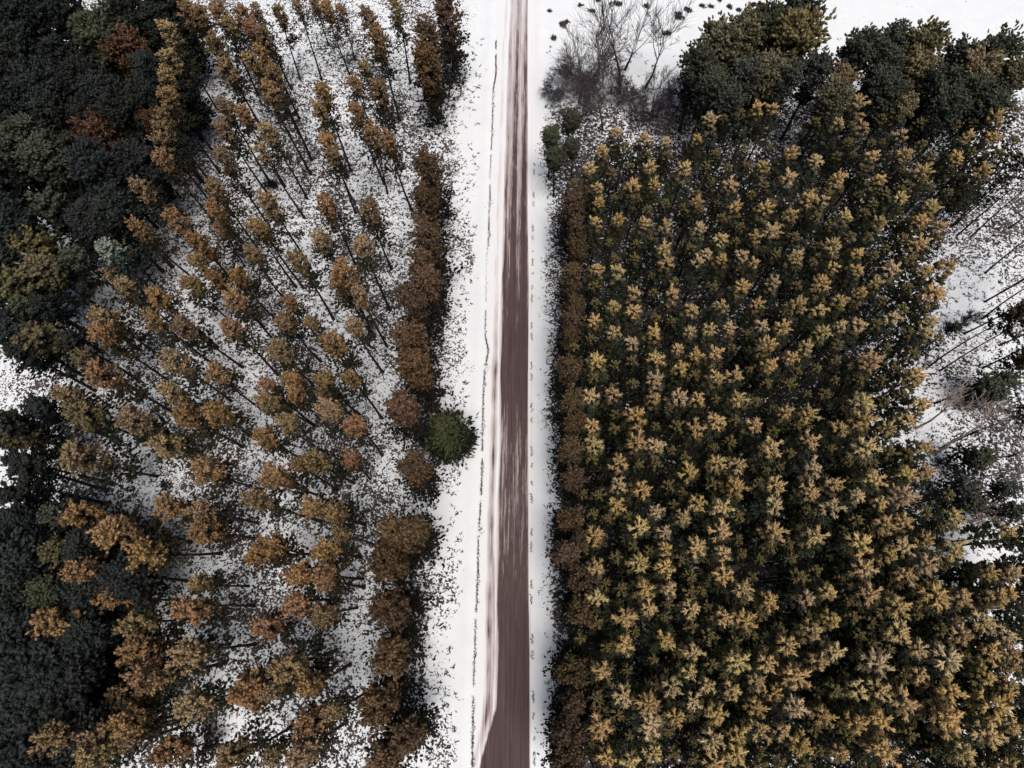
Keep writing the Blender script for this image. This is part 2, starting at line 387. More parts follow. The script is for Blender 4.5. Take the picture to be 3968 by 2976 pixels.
for a, b_ in zip(W_[:-1], W_[1:]):
    n = int(np.linalg.norm(a-b_)*34)
    for i in range(n):
        q = a+(b_-a)*i/n; s_ = math.sin(q[1]*.9)+math.sin(q[1]*2.3+1)+.8*math.sin(q[1]*.27)
        if s_ < -1.7 or rnd.random() < .2: continue
        wd = .04+.055*max(0, s_)**1.5; pl.append((q[0]+rnd.gauss(0, wd), q[1]+rnd.uniform(-.1, .1)))
RL = [at(*p) for p in ((2070, 633), (2066, 850), (2063, 1066), (2059, 1270), (2060, 1500), (2060, 2000), (2058, 2200), (2060, 2400), (2066, 2650), (2070, 2976))]
for a, b_ in zip(RL[:-1], RL[1:]):
    n = int(np.linalg.norm(a-b_)*14)
    for i in range(n):
        q = a+(b_-a)*i/n
        if math.sin(q[1]*1.1)+math.sin(q[1]*3.1) < .35: continue
        pl.append((q[0]+rnd.gauss(0, .07), q[1]))
tufts('verge_grass', pl, .13, 'broken dark lines of dry grass along both snowy edges of the road', .5)

# ------------------------------------------------------------------ tree builders
GOLD = (.50, .34, .15); TAN = (.50, .37, .19); OLIVE = (.13, .115, .045); GREEN = (.36, .34, .19); BROWN = (.19, .098, .04)
UMB = (.085, .05, .026); DKG = (.026, .032, .026); SAGE = (.06, .066, .042)
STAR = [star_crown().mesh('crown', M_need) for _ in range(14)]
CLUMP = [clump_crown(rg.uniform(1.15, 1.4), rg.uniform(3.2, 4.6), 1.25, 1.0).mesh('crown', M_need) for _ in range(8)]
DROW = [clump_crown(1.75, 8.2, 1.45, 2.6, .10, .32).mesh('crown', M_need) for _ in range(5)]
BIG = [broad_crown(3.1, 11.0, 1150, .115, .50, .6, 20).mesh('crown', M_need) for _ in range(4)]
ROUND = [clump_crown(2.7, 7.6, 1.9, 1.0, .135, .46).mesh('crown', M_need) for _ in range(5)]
TRUNK = [trunk_mesh(12.0, .155, rg.uniform(.05, .3)) for _ in range(6)]
THIN = [trunk_mesh(12.0, .085, rg.uniform(.15, .5), 16) for _ in range(6)]
TRUNKB = [trunk_mesh(12.0, .22, .15) for _ in range(2)]
def jit(c, s=.16):
    k = rnd.uniform(1-s, 1+s); return (c[0]*k, c[1]*k*rnd.uniform(.95, 1.05), c[2]*k*rnd.uniform(.85, 1.15), 1)
ALL = []
def tree(name, tip, base, H, crown, scale, color, trunks, dz=1.0):
    """tip and base are photo points; the tree stands on the ground and its tip is H metres up"""
    d = ray(*tip)
    if base is not None:
        B = at(*base); k = float(d[:2]@B[:2])/float(d[:2]@d[:2]); H = min(17.5, max(9.0, HC-k)); Tp = d*(HC-H)+np.array([0, 0, HC])
        v = Tp[:2]-B[:2]; q = np.linalg.norm(v)
        if q > 1.2: B[:2] = Tp[:2]-v/q*1.2
    else:
        Tp = d*(HC-H)+np.array([0, 0, HC]); B = np.array([Tp[0]+rnd.gauss(0, .25), Tp[1]+rnd.gauss(0, .25), 0])
    o = bpy.data.objects.new(name, None); COL.objects.link(o); o.location = (B[0], B[1], zg(B[0], B[1])); o.empty_display_size = .3
    ax = Vector((Tp[0]-B[0], Tp[1]-B[1], H)); L = ax.length
    o.rotation_mode = 'QUATERNION'
    o.rotation_quaternion = ax.to_track_quat('Z', 'Y') @ Matrix.Rotation(rnd.uniform(0, 6.28), 3, 'Z').to_quaternion()
    t = bpy.data.objects.new('trunk', rnd.choice(trunks)); COL.objects.link(t); t.parent = o; t.scale = (L/13.5, L/13.5, (L-.35)/12)
    c = bpy.data.objects.new('crown', crown); COL.objects.link(c); c.parent = o; c.location = (0, 0, L); c.scale = (scale, scale, scale*dz)
    c.color = color
    return o
def nth(i):
    w = ['first', 'second', 'third', 'fourth', 'fifth', 'sixth', 'seventh', 'eighth', 'ninth', 'tenth', 'eleventh', 'twelfth']
    if i <= 12: return w[i-1]
    return '%d%s' % (i, 'th' if 10 < i % 100 < 14 else {1: 'st', 2: 'nd', 3: 'rd'}.get(i % 10, 'th'))
def name_rows(items, fmt, road_side, step=150):
    """items: (object, px, py, adjective). Rows counted up from the photo's bottom edge, places counted from the road."""
    ys_ = sorted({int((2976-p[2])//step) for p in items})
    for bi, bnd in enumerate(ys_):
        row = sorted([p for p in items if int((2976-p[2])//step) == bnd], key=lambda p: road_side*p[1])
        for i, (o, _, _, adj) in enumerate(row): o['label'] = fmt % (adj, nth(i+1), nth(bi+1))
def parse(s):
    out = []
    for line in s.strip().splitlines():
        k, rest = line.split(':')
        for e in rest.split():
            out.append((k.strip(), [float(q) for q in e.split(',')]))
    return out

# right-hand plantation: tile: x,y,diameter of every star-shaped top
RIGHT = parse('''
K: 720,50,130 840,20,90 1130,120,110 1290,60,110 1560,40,150 1590,130,90 1890,90,150 2160,90,160 1770,190,120 680,220,150 885,200,140 1110,230,150 1290,260,150 1580,270,160 2060,350,140 2190,300,150 1770,370,150 800,410,90 1280,450,150 1300,570,160 850,540,100 700,620,140 880,640,160 1570,560,140 1640,490,130 1770,540,140 1950,510,140 2050,580,130 1360,740,100 1350,830,160 1180,830,100 1020,830,170 670,770,120 1950,770,160 2090,930,140 2190,750,110 690,920,110 840,950,140 1020,990,170 1510,970,130 1770,940,130 1200,1050,110 680,1070,130 840,1170,150 1190,1170,150 1500,1160,140 1670,1150,130 1840,1140,130 1990,1190,100 2120,1120,140 2140,1280,150 500,1300,110 1000,1270,140 1390,1310,140 1550,1370,140 1720,1350,150 1860,1310,90 690,1420,180 1000,1420,120 1210,1400,150 1420,1480,150 2170,1460,150 1730,1560,150 1890,1540,150 2010,1500,80 670,1560,120 1210,1570,170 1010,1620,110 2160,1620,100 820,1640,60
I: 860,1110,130 940,1240,120 1110,1160,150 1290,1190,130 740,1270,150 1140,1310,120 1300,1310,120 1560,1170,140 1680,990,190 1790,990,100 1930,950,130 2080,900,150 1720,1300,120 640,1420,150 830,1460,130 980,1410,100 1160,1410,140 1460,1410,190 2130,1400,150 1820,1420,100 1000,1560,160 1190,1560,140 1850,1560,180 500,1560,130 700,1580,140 1560,1640,100 2140,1570,130
J: 70,910,170 440,1020,120 640,1030,150 800,840,240 850,1060,150 1010,990,130 1340,1030,130 720,1200,110 920,1210,100 1010,1200,80 1180,1130,160 1350,1210,130 1220,1290,160 1640,1040,120 1800,1030,110 1750,1140,160 2000,970,180 2160,930,120 1980,1150,160 2140,1190,130 240,1280,170 440,1350,170 620,1310,110 760,1310,90 930,1310,150 1660,1320,160 1790,1290,110 2020,1300,130 2170,1320,120 210,1500,200 650,1500,170 850,1430,120 1370,1440,210 1890,1430,170 990,1520,160 2090,1510,120 420,1630,120 540,1640,110 1040,1640,130 1180,1610,130 1270,1580,100 1590,1630,100
L: 60,60,120 380,20,150 500,40,170 1170,20,140 940,70,120 1450,90,170 230,150,180 440,180,130 700,170,150 850,140,120 1000,220,180 1170,200,130 1350,200,160 1520,260,140 90,290,160 260,350,130 740,340,120 890,360,100 1190,370,130 1350,410,170 440,430,100 600,410,170 100,510,120 280,520,160 290,600,120 800,490,140 940,510,120 1040,450,100 1250,550,130 600,610,140 800,630,160 1110,630,180 1390,640,150 1590,600,170 490,740,190 90,740,150 960,740,140 830,830,150 1230,790,110 1480,820,200 290,920,180 650,900,180 1000,900,110 480,980,150 1190,980,130 1110,1050,140 160,1130,150 660,1110,150 820,1110,160 960,1100,130 1440,1080,140 510,1160,150 1240,1180,130 1390,1170,140 40,1270,150 370,1300,140 630,1270,120 1050,1300,100 1280,1360,130 230,1390,170 930,1420,200 60,1450,160 1130,1490,130 1320,1530,170 450,1490,100 30,1610,80 210,1620,130 1500,1230,110
M: 640,60,150 840,40,150 1200,80,150 1410,70,160 1570,90,150 1920,90,150 2060,110,110 1040,230,200 660,310,150 1200,320,90 1390,320,130 1550,340,150 1730,270,160 1890,270,110 2060,310,150 1050,450,180 1210,490,150 670,470,170 2180,500,150 890,640,170 1060,660,100 1210,650,110 1490,720,180 1740,630,170 1910,650,160 890,830,160 1090,870,160 1700,820,130 1900,850,170 2090,830,130 870,1010,150 1210,1060,140 1440,1110,150 1570,990,150 1780,1020,170 1060,1200,190 1280,1240,140 1770,1230,180 680,1270,160 1290,1380,140 1560,1370,160 1790,1420,150 1060,1490,180 1290,1540,160 690,1550,170 1790,1610,170 2170,1020,130 2190,1240,130
N: 370,50,80 860,110,200 1040,110,110 1200,60,130 1360,130,140 190,200,140 390,220,160 660,340,140 870,260,190 1240,270,150 1080,340,160 400,440,170 70,500,190 220,560,100 430,680,190 890,500,190 1080,540,130 1240,560,130 1390,500,140 610,820,150 400,890,180 960,780,160 1240,730,160 1400,720,150 800,920,150 600,1020,170 1210,930,210 1000,990,150 100,830,160 90,1010,160 800,1130,120 1050,1180,180 1210,1140,140 1640,1110,150 1590,920,110 1390,1070,120 100,1240,190 440,1270,200 840,1330,230 1400,1300,140 1220,1360,160 1640,1390,220 1090,1430,180 1420,1520,180 870,1550,180 1230,1610,150 1960,1590,150 1790,1560,120 2140,1610,140 300,1610,130
O: 700,200,170 905,120,120 1110,120,170 1320,120,160 1500,150,130 1600,140,90 1960,130,160 2190,230,140 1150,290,140 1310,260,90 930,370,190 1520,300,160 1280,370,110 1800,360,140 1980,400,160 700,410,120 1520,440,130 1670,530,130 930,600,180 1290,560,170 1530,670,170 1690,770,120 1920,760,180 2170,770,140 740,830,170 1500,840,140 930,1040,150 1350,970,150 1650,960,140 1870,1000,150 2080,920,140 690,1060,130 1140,1110,180 1530,1090,140 1380,1230,150 1720,1210,180 2080,1150,150 730,1310,180 1160,1300,190 970,1390,80 2110,1350,180 1700,1440,180 1920,1400,150 1190,1540,170 1900,1560,160 780,1580,160 980,1610,140 1530,1590,90 1710,1630,150 2110,1640,130
P: 190,20,104 320,80,139 215,120,157 520,95,174 710,20,122 860,100,226 980,115,157 1170,120,174 340,225,157 440,210,104 670,160,192 1090,235,192 245,280,174 680,290,210 875,270,122 980,295,174 120,350,157 350,380,157 275,430,139 770,370,157 1130,390,192 1225,390,139 920,425,226 570,440,192 690,495,122 770,500,139 1110,510,157 1215,545,139 165,510,210 470,575,157 580,570,157 930,575,192 55,590,139 350,575,122 700,640,210 165,665,174 1160,660,260 300,705,157 580,720,174 460,740,174 920,715,260 1120,790,210 95,780,139 190,845,157 720,790,122 385,885,139 605,880,210 1000,880,157 80,930,122 205,940,100 1020,610,104
''')
items = []; R_all = []
for t, (x, y, s) in RIGHT:
    p = px(t, x, y); R_all.append((p[0], p[1], s))
# trees going on past the lower right corner
for i in range(24):
    x = 3930+(i % 3)*85+rnd.uniform(-15, 15); y = 2080+(i//3)*125+rnd.uniform(-30, 30); R_all.insert(0, (x, y, 131.0))
R_all.sort(key=lambda q: -q[2]*(1+.0*q[1]))
rest = R_all[300:]
for i, (x, y, s) in enumerate(R_all[:300]):
    H = 12.3+rnd.uniform(-.8, .8)+(s-140)*.006
    if s >= 125: col, adj = (GOLD if rnd.random() < .6 else TAN), ('large golden' if s > 165 else 'golden')
    elif s > 105: col, adj = TAN, 'small golden'
    else: col, adj = GREEN, 'small greenish'
    o = tree('young_pine', (x, y), None, H, rnd.choice(STAR), s/150*rnd.uniform(.86, 1.04), jit(col), TRUNK, rnd.uniform(.9, 1.35))
    tag(o, None, 'young pine', 'star-topped pines of the dense plantation right of the road'); items.append((o, x, y, adj))
name_rows(items, '%s star-topped pine, %s from the road in the %s right-hand row from bottom', 1)
# the smallest ones past three hundred, as one object
LO = [star_crown(True) for _ in range(3)]; mb = MB()
rest = [(x, y, s, 11.4) for (x, y, s) in rest]
rng2 = random.Random(5); taken = [(a[0], a[1]) for a in R_all]; tries = 0
def inside_(x, y):        # outline of the plantation in the photo
    right = np.interp(y, [450, 700, 1000, 1300, 1700, 1950, 2250, 2976], [3850, 3760, 3640, 3580, 3540, 3560, 3900, 4100])
    return 2240 < x < right and np.interp(x, [2240, 2600, 3300, 3900], [700, 560, 560, 520]) < y < 3080
while tries < 9000 and len(rest) < 330:
    tries += 1; x = rng2.uniform(2240, 4080); y = rng2.uniform(500, 3080)
    if inside_(x, y) and min((x-a)**2+(y-b_)**2 for a, b_ in taken) > 56**2:
        taken.append((x, y)); rest.append((x, y, rng2.uniform(85, 125), 10.2))
for (x, y, s, h0) in rest:
    H = h0+rnd.uniform(-.9, .5); Tp = at(x, y, H); src = rnd.choice(LO); a = rnd.uniform(0, 6.28); k = s/150*1.0
    V = np.concatenate(src.v); tt = np.concatenate(src.t); ca, sa = math.cos(a), math.sin(a)
    V2 = np.stack([V[:, 0]*ca-V[:, 1]*sa, V[:, 0]*sa+V[:, 1]*ca, V[:, 2]], 1)*k+Tp
    n0 = mb.n; mb.v.append(V2); mb.t.append(tt); mb.f3.append(np.concatenate(src.f3)+n0); mb.f4.append(np.concatenate(src.f4)+n0); mb.n += len(V2)
    tube(mb, [(Tp[0], Tp[1], -.1), (Tp[0], Tp[1], H*.5), (Tp[0], Tp[1], H-.5)], [.12, .08, .02], 5, .0)
o = obj('small_pines', mb.mesh('small_pines', M_need)); o.color = (.15, .12, .05, 1)
tag(o, 'smaller olive pines squeezed between the golden star-topped plantation pines', 'pine trees', kind='stuff')

# left-hand stand: tip (and where the photo shows it, the foot of the trunk)
LEFT = parse('''
A: 1590,50,1.15 1430,240,1.2 1440,480,1.15 1400,640,1.1 1400,800,1.05 1370,960,1.05 1380,1080,1.1 1370,1200,1.05 1370,1340,.95 1200,1590,1.15 1860,60,1.1 2060,90,1.0 1830,350,1.05 1930,560,1.2 2140,220,1.0 2130,480,.95 1910,890,1.0 2080,950,.8 1900,1080,1.05 1890,1320,1.0 1820,1580,1.0 1700,90,1.0 1960,180,.9 2180,60,.8
B: 180,90,.9,355,690 30,260,1.0 20,440,1.0 580,50,.9,785,640 930,120,1.1,1258,628 1010,270,1.05,1215,1030 1170,20,.9 900,560,.8 110,620,1.15,460,1370 80,740,1.0,455,1495 540,760,.9,800,1470 820,700,.8 1030,740,1.15 520,910,.9 830,930,.9 70,1100,1.0 970,1120,1.05,1110,1659 590,1200,1.05 30,1280,.9 1110,1180,.9 640,1320,.8 330,20,.7,548,688 700,60,.7,835,520 480,10,.7,575,320
C: 1480,190,1.15 1170,280,1.0 1820,110,.8 1900,270,1.05,2080,640 1690,400,1.15 1680,570,.9 1040,430,1.05,1330,780 970,660,1.25,1215,1060 1030,760,.9 1330,860,1.0 1620,760,1.05,1960,1080 2020,690,1.0 1990,870,1.15 860,1060,1.35,1380,1400 830,1190,1.0 1290,1060,.95 1550,1130,1.15,2080,1490 1960,1130,1.0 2160,270,.85 2140,480,.8 1820,700,.8 1450,1420,1.15 1850,1520,1.05 830,1530,1.2
D: 60,50,1.1 560,60,1.1,835,610 950,100,1.1,1145,650 520,370,1.1 330,540,1.05,650,1080 890,430,1.0,1135,1000 720,650,1.2,1000,1230 700,760,1.0 870,860,1.0,1105,1310 270,920,.8 210,1080,1.1,540,1440 440,1080,.7 810,1120,.95,1070,1535 630,1250,1.2,915,1659 170,1330,1.15,470,1640 280,1590,1.0 550,1590,1.0 60,1610,.7 20,280,.8 780,1560,.8
E: 540,60,1.1 1110,270,1.4 1380,470,1.35,1760,570 1560,230,1.15,2085,515 1830,190,1.2 1440,30,1.0,2020,160 650,590,1.5,1350,765 1750,690,1.3 1430,1020,1.1 1710,1050,1.05,2212,1165 650,1080,1.3 940,1230,1.5,1640,1330 1220,1420,1.3,1900,1420 1710,1240,1.15,2212,1300 650,1570,1.1 2170,960,1.0,2750,1150 2180,1440,.9
F: 50,90,1.1,490,330 310,40,.8 590,180,1.15 560,40,.9,830,250 220,280,.9 30,410,1.0,410,630 820,310,1.0 470,610,1.15,820,820 780,600,.9,960,790 120,770,1.15,550,940 440,1020,.95 640,1080,1.15,920,1180 70,1370,1.15,480,1445 560,1390,1.1,880,1460 340,1600,1.1 560,1610,1.1 320,640,.7 700,1250,.8
H: 310,250,1.0,700,215 550,360,1.15,850,285 50,450,1.2,320,420 240,800,1.35,670,650 420,960,1.0,790,770 90,1020,.8 400,1300,1.1,770,1110 340,1560,1.1,760,1260 560,60,.9 620,1180,.8 100,1560,.8
G: 1680,80,.9,2130,100 1600,300,1.25,2180,270 1600,680,1.25 950,180,1.25,1520,220 1130,420,1.15 1150,640,1.2 1200,880,1.35,1880,770 1010,1070,1.25,1440,1160 1030,1280,1.15 420,420,1.5 600,1030,1.0,1000,965 1600,1130,1.2 2100,1010,1.35 1440,1500,1.3,1800,1440 800,1430,1.3 430,1390,1.1 1960,1560,1.1 760,1590,1.1 1080,1400,.9 1300,900,1.0
''')
items = []
for t, e in LEFT:
    tip = px(t, e[0], e[1]); base = px(t, e[3], e[4]) if len(e) > 3 else None; s = e[2]
    H = 15.0+rnd.uniform(-1.0, .9)
    far = tip[0] < 900 and tip[1] < 1500
    u = rnd.random(); col = (.33, .195, .095) if u < .5 else ((.27, .185, .10) if u < .75 else (.34, .235, .125))
    o = tree('pine_tree', tip, base, H, rnd.choice(CLUMP), s*.98, jit(col), TRUNK, rnd.uniform(.85, 1.1))
    adj = 'large orange-brown' if s > 1.12 else ('orange-brown' if s > .92 else 'small orange-brown')
    tag(o, None, 'pine tree', 'tall bare-stemmed pines standing in snow left of the road'); items.append((o, tip[0], tip[1], adj))
name_rows(items, '%s pine, %s from the road in the %s left-hand row from bottom', -1, 190)

# broad pines lining the road on both sides
LROW = parse('''
B: 1600,40,1.1 1440,250,1.0 1430,470,1.1 1440,1380,1.0
D: 1420,20,.95 1440,320,1.1 1400,560,1.05 1310,850,1.0 1290,1200,1.1 1330,1450,1.05 1440,700,.9
F: 1220,150,1.0 1330,660,1.05 1170,1250,1.15 1320,1200,.9 1100,1500,1.1
H: 1100,290,1.1 1110,690,1.1 1000,1130,1.0 1070,1590,1.1 1250,1400,.9
''')
items = []
for t, e in LROW:
    tip = px(t, e[0], e[1])
    o = tree('broad_pine', tip, None, 13.6+rnd.uniform(-.8, .8), rnd.choice(DROW), e[2]*rnd.uniform(.95, 1.15), jit((.155, .096, .055), .25), TRUNKB, rnd.uniform(.95, 1.05))
    items.append((o, tip[0], tip[1])); tag(o, None, 'pine tree', 'broad brown pines lining the left edge of the road')
items.sort(key=lambda p: -p[2])
for i, p in enumerate(items): p[0]['label'] = 'dark brown pine branched to the ground along left roadside, %s from the bottom' % nth(i+1)
RROW = parse('''
I: 560,1650,.9
K: 490,60,1.0 520,250,.85 480,670,.95 510,920,.85 480,1050,.95 470,1200,.8 470,1480,1.0 520,440,.9
M: 480,90,1.0 470,520,1.05 500,300,.9 500,760,1.0 460,1120,1.0 440,1420,1.05 560,1300,.8
O: 560,30,1.1 560,300,1.1 480,830,1.1 500,1110,.9 470,1350,1.1 430,1620,1.0
''')
items = []
for t, e in RROW:
    tip = px(t, e[0], e[1])
    o = tree('broad_pine', tip, None, 11.4+rnd.uniform(-.7, .7), rnd.choice(DROW), e[2]*.86, jit((.13, .088, .05), .25), TRUNKB, 1.0)
    items.append((o, tip[0], tip[1])); tag(o, None, 'pine tree', 'broad brown pines lining the right edge of the road')
items.sort(key=lambda p: -p[2])
for i, p in enumerate(items): p[0]['label'] = 'dull brown bushy pine along the right roadside, %s from the bottom' % nth(i+1)

# dark broad conifers in the left corners
DARK = parse('''
A: 820,250,1.3,1 450,380,1.2,0 620,560,1.2,0 1060,380,1.2,2 230,1080,1.3,1 340,1330,1.2,1 570,1220,1.1,0 790,1420,1.2,0 1160,1380,1.2,0 1020,920,1.2,0 100,430,1.3,0 60,860,1.0,0 360,900,.9,0 1280,120,1.2,0 1050,100,1.3,0 150,80,1.4,0 520,70,1.3,0 850,1130,1.1,2 820,780,1.1,0 1230,560,1.2,0 1180,800,.8,0 30,1250,1.2,1 700,950,.8,0 1300,1000,.6,2
C: 60,230,1.2,0 380,80,1.1,1 700,120,1.1,0 930,80,1.1,0 230,400,1.1,3 330,620,1.0,3 620,520,.7,1 70,760,1.0,3 240,1190,1.15,3 680,1400,.6,3 900,450,.7,4 880,180,.9,0 560,1240,.6,0 50,1060,.7,0 330,930,.6,0 150,950,.6,1 130,1330,.7,0 40,1200,.8,0
E: 40,360,1.1,3 100,1150,1.0,0 60,1500,1.2,0 270,150,.55,0 690,210,.9,3 430,1080,.65,1 440,1400,.7,3 250,1380,.9,0 640,1350,.9,0 60,900,.7,0 190,640,.7,0 300,170,.6,0 200,820,.45,0 120,650,.7,0 -60,300,.9,1
G: 90,480,1.2,0 330,850,1.2,0 570,880,1.0,0 130,1180,1.3,0 80,1450,1.2,0 680,540,.9,0 260,1600,1.1,0 700,150,.9,0 1040,20,.9,0 60,150,1.1,0 380,1150,1.1,0 620,1370,1.0,0 40,820,1.2,0 350,150,.7,1
''')
DARK += [('A', (x, y, 1.3, 0)) for x, y in ((-120, 100), (-150, 500), (-100, 1000), (-140, 1450), (300, 720), (1400, 20))] + [('C', (x, y, 1.2, 0)) for x, y in ((-150, 350), (-130, 560))] + [('E', (x, y, 1.2, 0)) for x, y in ((-120, 1300), (-100, 1600))] + [('G', (x, y, 1.3, 0)) for x, y in ((-150, 300), (-120, 700), (-150, 1100), (-100, 1500), (200, 1050))]
DC = [(.038, .043, .038), (.08, .088, .058), (.13, .07, .04), (.15, .125, .065), (.26, .31, .22)]; DN = ['blackish green', 'dark green', 'rusty dark', 'olive', 'pale grey-green']
items = []
for t, e in DARK:
    tip = px(t, e[0], e[1]); k = int(e[3])
    o = tree('conifer', tip, None, 13.5+rnd.uniform(-1.5, 1.5), rnd.choice(CLUMP if t in 'CE' and (k or e[2] < .85) else BIG if rnd.random() < .5 else ROUND), e[2]*(1.75 if t in 'CE' and (k or e[2] < .85) else .95), jit(DC[k]), TRUNKB, rnd.uniform(.85, 1.05) if t == 'A' else .7)
    items.append((o, tip[0], tip[1], DN[k])); tag(o, None, 'conifer', 'broad dark conifers crowding the left edge of the photo')
name_rows(items, '%s broad far-left conifer, %s from the road in %s row from bottom', -1, 260)

# big conifers of the upper right and along the right gap
BIGR = parse('''
I: 1760,330,1.2,1 1960,280,1.1,1 1580,520,.9,0 2150,170,1.0,0 1830,820,.8,0 2150,600,1.0,1 1680,700,.8,0 2000,620,.9,0 480,1010,.75,5 300,1150,.7,5 330,1330,.7,5 480,1240,.65,5
J: 280,280,1.35,4 60,180,1.0,0 290,60,1.0,0 810,400,.95,0 1110,330,.8,0 1340,360,1.1,1 1050,540,.9,0 1290,580,.9,4 1800,560,1.0,4 1680,460,.8,0 2010,420,1.0,0 2130,620,.9,1 640,680,.8,4 600,820,.8,1 1950,880,.8,0 1180,880,.6,4 1050,780,.9,0 1500,700,.9,0 1550,880,.9,0 180,620,.9,0 450,560,.8,0 1000,650,.7,0 1780,780,.9,0
L: 1700,30,.8,0 1960,1640,.75,0 2100,1590,.6,0 1640,1130,.35,0
N: 1980,40,.6,0 1880,600,.65,0 1720,840,.6,0 1790,980,.6,0 2100,870,.5,0 2150,1050,.5,0
F: 1590,380,1.06,6
''')
BC = {0: (.085, .092, .068), 1: (.17, .155, .085), 4: (.27, .205, .11), 5: (.075, .078, .05), 6: (.085, .092, .05)}
BNm = {0: 'blackish green', 1: 'dark olive', 4: 'golden olive', 5: 'grey-green', 6: 'green'}
items = []; 
for t, e in BIGR:
    tip = px(t, e[0], e[1]); k = int(e[3])
    H = {5: 8.5, 6: 7.5}.get(k, 13.0 if tip[1] < 600 else 6.0)+rnd.uniform(-.5, .5)
    low_ = tip[0] > 3000 and tip[1] > 900
    o = tree('conifer', tip, None, H, rnd.choice(CLUMP if low_ else BIG if k == 6 else ROUND), e[2]*(1.8 if low_ else 1.0 if H > 9 else .8), jit(BC[k]), TRUNK if low_ else TRUNKB, .7 if low_ else 1.0 if H > 9 else .62)
    if k == 6: tag(o, 'lone bushy green spruce beside the left edge of the road', 'spruce'); o.name = 'spruce_tree'; continue
    if k == 5: continue_ = 0
    items.append((o, tip[0], tip[1], BNm[k])); tag(o, None, 'conifer', 'big conifers along the top right and right edges of the photo')
name_rows(items, '%s right-hand conifer, %s from the road in %s conifer tier from bottom', 1, 160)

# tall pines across the right-hand gap: stems cross the snow, crowns reach past the picture's edge
GAP = [('L',1880,680,2330,330), ('L',1870,930,2330,560), ('L',1850,1075,2350,700), ('L',1490,1520,2150,1080), ('L',1400,1480,1900,1170), ('L',1640,360,1960,60), ('L',1760,370,2180,60),
       ('L',1580,290,1870,-20), ('L',2080,300,2330,60), ('L',2000,1300,2500,1060), ('N',1860,20,2400,-240), ('N',1440,140,1900,-130), ('N',1500,525,2350,230), ('N',2080,600,2500,480),
       ('L',1700,1200,2250,850), ('L',1850,1500,2330,1230), ('L',2010,850,2500,520)]
items = []
for (t, bx, by, tx, ty) in GAP:
    B = at(*px(t, bx, by)); Hh = rnd.uniform(16.5, 17.4); c_ = R.T @ (np.array([B[0], B[1], Hh])-np.array([0, 0, HC])); tp = (1984+2290*c_[0]/-c_[2], 1488-2290*c_[1]/-c_[2])
    o = tree('pine_tree', tp, px(t, bx, by), 14, rnd.choice(CLUMP), .85, jit((.10, .07, .04)), THIN, .8)
    items.append((o, bx+T[t][0], by+T[t][1])); tag(o, None, 'pine tree', 'tall thin-stemmed pines leaning over the snowy gap at right')
items.sort(key=lambda p: -p[2])
for i, p in enumerate(items): p[0]['label'] = 'tall bare-stemmed pine in the snowy right-hand gap, %s from the bottom' % nth(i+1)

# ------------------------------------------------------------------ leafless trees
def bare(tag_label, t, base, top, spread, trunk_m, branch_m, **k):
    B = at(*px(t, *base)); d = ray(*px(t, *top)); kk = float(d[:2]@B[:2])/float(d[:2]@d[:2]); H = min(16, max(k.pop('hmin', 4), HC-kk))
    Tp = d*(HC-H)+np.array([0, 0, HC]); v = (Tp-B)/H
    tb, bb = bare_tree(H, spread, (v[0]*1.0, v[1]*1.0), **k)
    o = bpy.data.objects.new('bare_tree', None); COL.objects.link(o); o.location = (B[0], B[1], zg(B[0], B[1]))
    obj('trunk', tb.mesh('trunk', trunk_m), o); obj('branches', bb.mesh('branches', branch_m), o)
    return tag(o, tag_label, 'bare tree', 'leafless trees')
bare('tall leafless tree with long dark trunk reaching to the top of the photo', 'I', (890,800), (970,10), .75, M_bark, M_dtwig, seed=3, r0=.17, trunk_frac=.6, fine=1.0)
bare('leafless tree with a curved snow-topped trunk right of the tallest bare tree', 'I', (930,600), (1230,110), .8, M_dtwig, M_dtwig, seed=4, r0=.17, trunk_frac=.45, fine=1.3)
bare('leafless tree with slanting dark trunk at the right of the bare clump', 'I', (1110,750), (1400,180), .8, M_bark, M_dtwig, seed=5, r0=.15, trunk_frac=.5, fine=1.2)
bare('bushy leafless tree with dense upright twigs nearest the road', 'I', (540,880), (590,230), .9, M_bark, M_twig, seed=6, r0=.16, trunk_frac=.42, fine=1.5, forks=6)
bare('spreading leafless tree leaning left towards the road', 'I', (530,700), (450,420), 1.0, M_bark, M_dtwig, seed=7, r0=.11, trunk_frac=.4, fine=1.2)
bare('fine-twigged leafless tree between the bushy one and the tallest', 'I', (660,760), (790,200), .8, M_twig, M_twig, seed=8, r0=.12, trunk_frac=.45, fine=1.5)
bare('pinkish thin leafless tree left of the big conifers', 'I', (1290,860), (1420,560), .9, M_twig, M_twig, seed=9, r0=.09, trunk_frac=.4, fine=1.5)
bare('second pinkish leafless tree over the open snow patch', 'I', (1170,880), (1250,600), .9, M_twig, M_twig, seed=10, r0=.08, trunk_frac=.45, fine=1.3)
bare('low brownish leafless tree behind the golden plantation pines', 'I', (740,1120), (760,620), 1.1, M_dtwig, M_twig, seed=12, r0=.12, trunk_frac=.45, fine=1.7, forks=6)
bare('small purple leafless tree at the plantation corner', 'I', (1210,1020), (1240,760), 1.0, M_dtwig, M_twig, seed=13, r0=.09, trunk_frac=.4, fine=1.4)
bare('twiggy leafless tree in front of the first big conifer', 'I', (1380,940), (1480,700), 1.0, M_dtwig, M_twig, seed=14, r0=.09, trunk_frac=.4, fine=1.5)
bare('white-barked leafless tree standing alone among the golden pines', 'N', (480,660), (660,590), 1.25, M_pale, M_pale, seed=15, r0=.10, trunk_frac=.6, fine=1.2, rise=.7)
bare('pale leafless tree with long stem over the upper right gap', 'N', (1290,355), (1840,60), 1.0, M_pale, M_pale, seed=16, r0=.11, trunk_frac=.72, fine=1.2)
